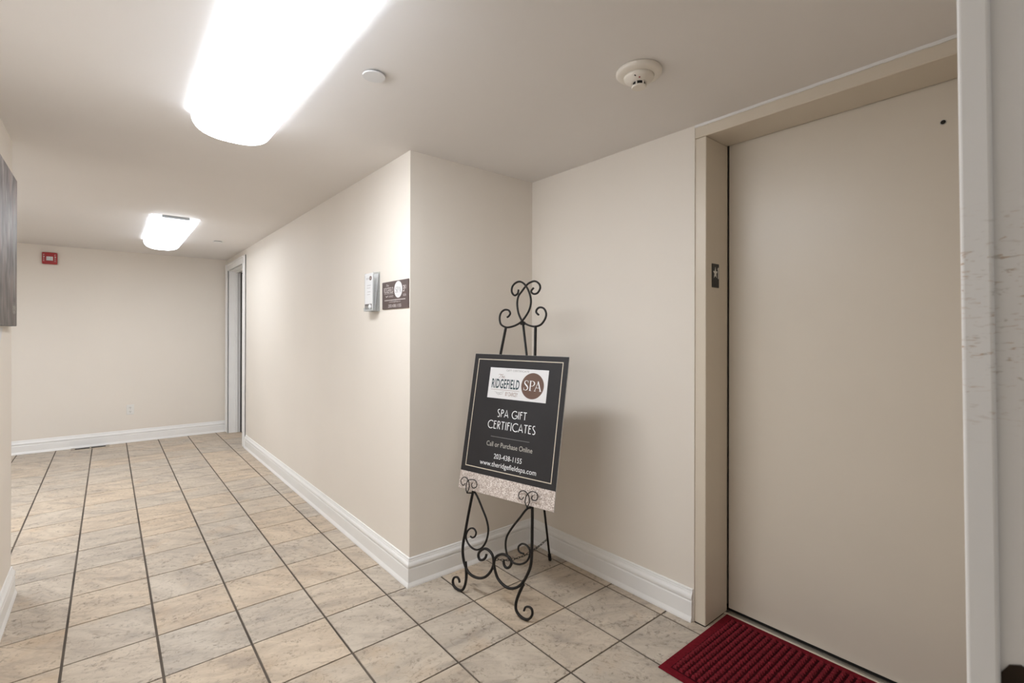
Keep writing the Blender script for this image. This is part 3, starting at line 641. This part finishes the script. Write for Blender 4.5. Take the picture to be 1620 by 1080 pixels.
# ------------------------------------------------------------------ gift certificate board on the easel
Vv = U*0 + NBK*sT + Vector((0, 0, cT)); Nn = NBK*cT - Vector((0, 0, sT))
bo = MID + Vv*.502 - Nn*.0085
gb = empty('gift_certificate_board', matrix=frame(U, Vv, -Nn, bo))
tag(gb, 'black advertising board with glittery bottom band resting on the iron easel', 'sign')
V0 = .502; BU0, BU1, BH = -.288, .311, .720
bxo('backing_board', 'board_edge', gb, BU0, 0, 0, BU1, BH, .005)
z = .0055
rect('board_black', gb, BU0+.0005, .594-V0, BU1-.0005, BH-.0005, .005, z, 'black_panel')
rect('glitter_print', gb, BU0+.0005, .0005, BU1-.0005, .594-V0, .005, z, 'glitter_band')
x0, x1, y0, y1, w = -.259, .283, .622-V0, 1.195-V0, .0042
b = NB()
for a in ((x0, y0, x1, y0+w), (x0, y1-w, x1, y1), (x0, y0+w, x0+w, y1-w), (x1-w, y0+w, x1, y1-w)): box(b, a[0], a[1], z, a[2], a[3], z+.0003)
link('border_line', b, 'print_gold', gb)
lp = rect('paper', gb, -.167, .990-V0, .205, 1.151-V0, z, z+.0004, 'logo_panel'); z2 = z+.0004
def T(body, m, p, x0, y0, x1, y1, zz, **k): return text(body, m, p, x0, y0-V0, x1, y1-V0, zz, **k)
T('GIFT CERTIFICATE', 'ink_pale', lp, -.059, 1.1335, .088, 1.1435, z2)
b = NB(); yy = lambda q: q-V0     # script 'The'
strokes(b, [spline_w([(-.108,yy(1.1125)),(-.100,yy(1.1165)),(-.088,yy(1.1145)),(-.074,yy(1.118))],[.0008,.002,.0022,.001]), spline_w([(-.090,yy(1.1145)),(-.094,yy(1.106)),(-.100,yy(1.0985)),(-.106,yy(1.100))],[.002,.002,.0018,.0008]),
 spline_w([(-.078,yy(1.115)),(-.083,yy(1.106)),(-.088,yy(1.098))],[.001,.002,.0012]), spline_w([(-.086,yy(1.1015)),(-.079,yy(1.107)),(-.077,yy(1.1045)),(-.080,yy(1.0985)),(-.075,yy(1.0995))],[.001,.002,.002,.0018,.0008]),
 spline_w([(-.074,yy(1.102)),(-.066,yy(1.1055)),(-.067,yy(1.108)),(-.072,yy(1.106)),(-.073,yy(1.100)),(-.068,yy(1.0985)),(-.060,yy(1.1015))],[.0008,.0015,.0018,.0018,.002,.0015,.0008])], z2+.0004)
link('script_lettering', b, 'ink_rust', lp)
T('RIDGEFIELD', 'ink_teal', lp, -.146, 1.0425, .036, 1.0925, z2, offset=.022, spacing=1.08)
rect('ink_rust', lp, -.147, 1.0345-V0, .039, 1.0360-V0, z2, z2+.0003, 'rule')
T('BY DARCEY', 'ink_rust', lp, -.048, 1.006, .031, 1.027, z2)
b = NB(); strokes(b, [spline_w([(-.123,yy(1.026)),(-.108,yy(1.0205)),(-.095,yy(1.0185)),(-.080,yy(1.0215)),(-.066,yy(1.025)),(-.056,yy(1.0265))],[.0006,.0018,.0022,.002,.0018,.0006]),
 spline_w([(-.112,yy(1.0185)),(-.101,yy(1.013)),(-.093,yy(1.009)),(-.086,yy(1.013)),(-.078,yy(1.010))],[.0006,.002,.002,.002,.0006]), spline_w([(-.095,yy(1.0185)),(-.084,yy(1.0135)),(-.070,yy(1.0145)),(-.062,yy(1.019))],[.0006,.0018,.0018,.0006])], z2+.0004); link('flourish', b, 'ink_pale', lp)
lc = disc('logo_brown', lp, .116, 1.068-V0, .0685, .0655, z2, z2+.0004, 'brown_circle', 56)
serif_spa('print_white', lc, .063, 1.0435-V0, .173, 1.0945-V0, z2+.0008)

# thin art-deco capitals drawn as strokes; glyph box 1 unit high
def arc(cx, cy, rx, ry, a0, a1, n=14): return [(cx+rx*math.cos(math.radians(a0+(a1-a0)*k/n)), cy+ry*math.sin(math.radians(a0+(a1-a0)*k/n))) for k in range(n+1)]
G = {'S': (.42, [arc(.23, .79, .17, .21, 60, 200)+[(.12, .62), (.3, .42)]+arc(.2, .22, .18, .22, 30, -130)]),
 'P': (.42, [[(.06, 0), (.06, 1)], [(.06, .98)]+arc(.18, .76, .20, .23, 90, -90)+[(.06, .53)]]), 'A': (.58, [[(.0, 0), (.29, 1), (.58, 0)], [(.1, .28), (.48, .28)]]),
 'G': (.80, [arc(.45, .5, .42, .5, 50, 350)+[(.5, .42)]]), 'I': (.12, [[(.06, 0), (.06, 1)]]), 'F': (.36, [[(.06, 0), (.06, 1)], [(.06, .97), (.36, .97)], [(.06, .62), (.3, .62)]]),
 'T': (.46, [[(.23, 0), (.23, 1)], [(0, .97), (.46, .97)]]), 'C': (.72, [arc(.45, .5, .42, .5, 48, 312)]), 'E': (.38, [[(.06, 0), (.06, 1)], [(.06, .97), (.36, .97)], [(.06, .62), (.3, .62)], [(.06, .03), (.36, .03)]]),
 'R': (.44, [[(.06, 0), (.06, 1)], [(.06, .98)]+arc(.18, .76, .20, .23, 90, -90)+[(.06, .53)], [(.16, .53), (.42, 0)]]), ' ': (.26, [])}
def deco(body, m, parent, x0, y0, x1, y1, zz, wt=.0042):
    tot = sum(G[c][0]+.13 for c in body)-.13; sx = (x1-x0)/tot; h = y1-y0; x = x0; b = NB()
    for c in body:
        wd_, st = G[c]
        strokes(b, [([(x+px_*sx, y0-V0+py_*h) for px_, py_ in s], wt) for s in st], zz+.0004); x += (wd_+.13)*sx
    return link('deco_lettering', b, m, parent)
deco('SPA GIFT', 'print_white', gb, -.085, .8965, .101, .934, z)
deco('CERTIFICATES', 'print_white', gb, -.139, .834, .163, .8735, z)
rect('print_gray', gb, -.110, .7925-V0, .135, .7945-V0, z, z+.0003, 'rule')
T('Call or Purchase Online', 'print_tan', gb, -.132, .7435, .158, .768, z)
T('203-438-1155', 'print_white', gb, -.074, .6845, .102, .7095, z)
T('www.theridgefieldspa.com', 'print_white', gb, -.162, .6365, .193, .6685, z)
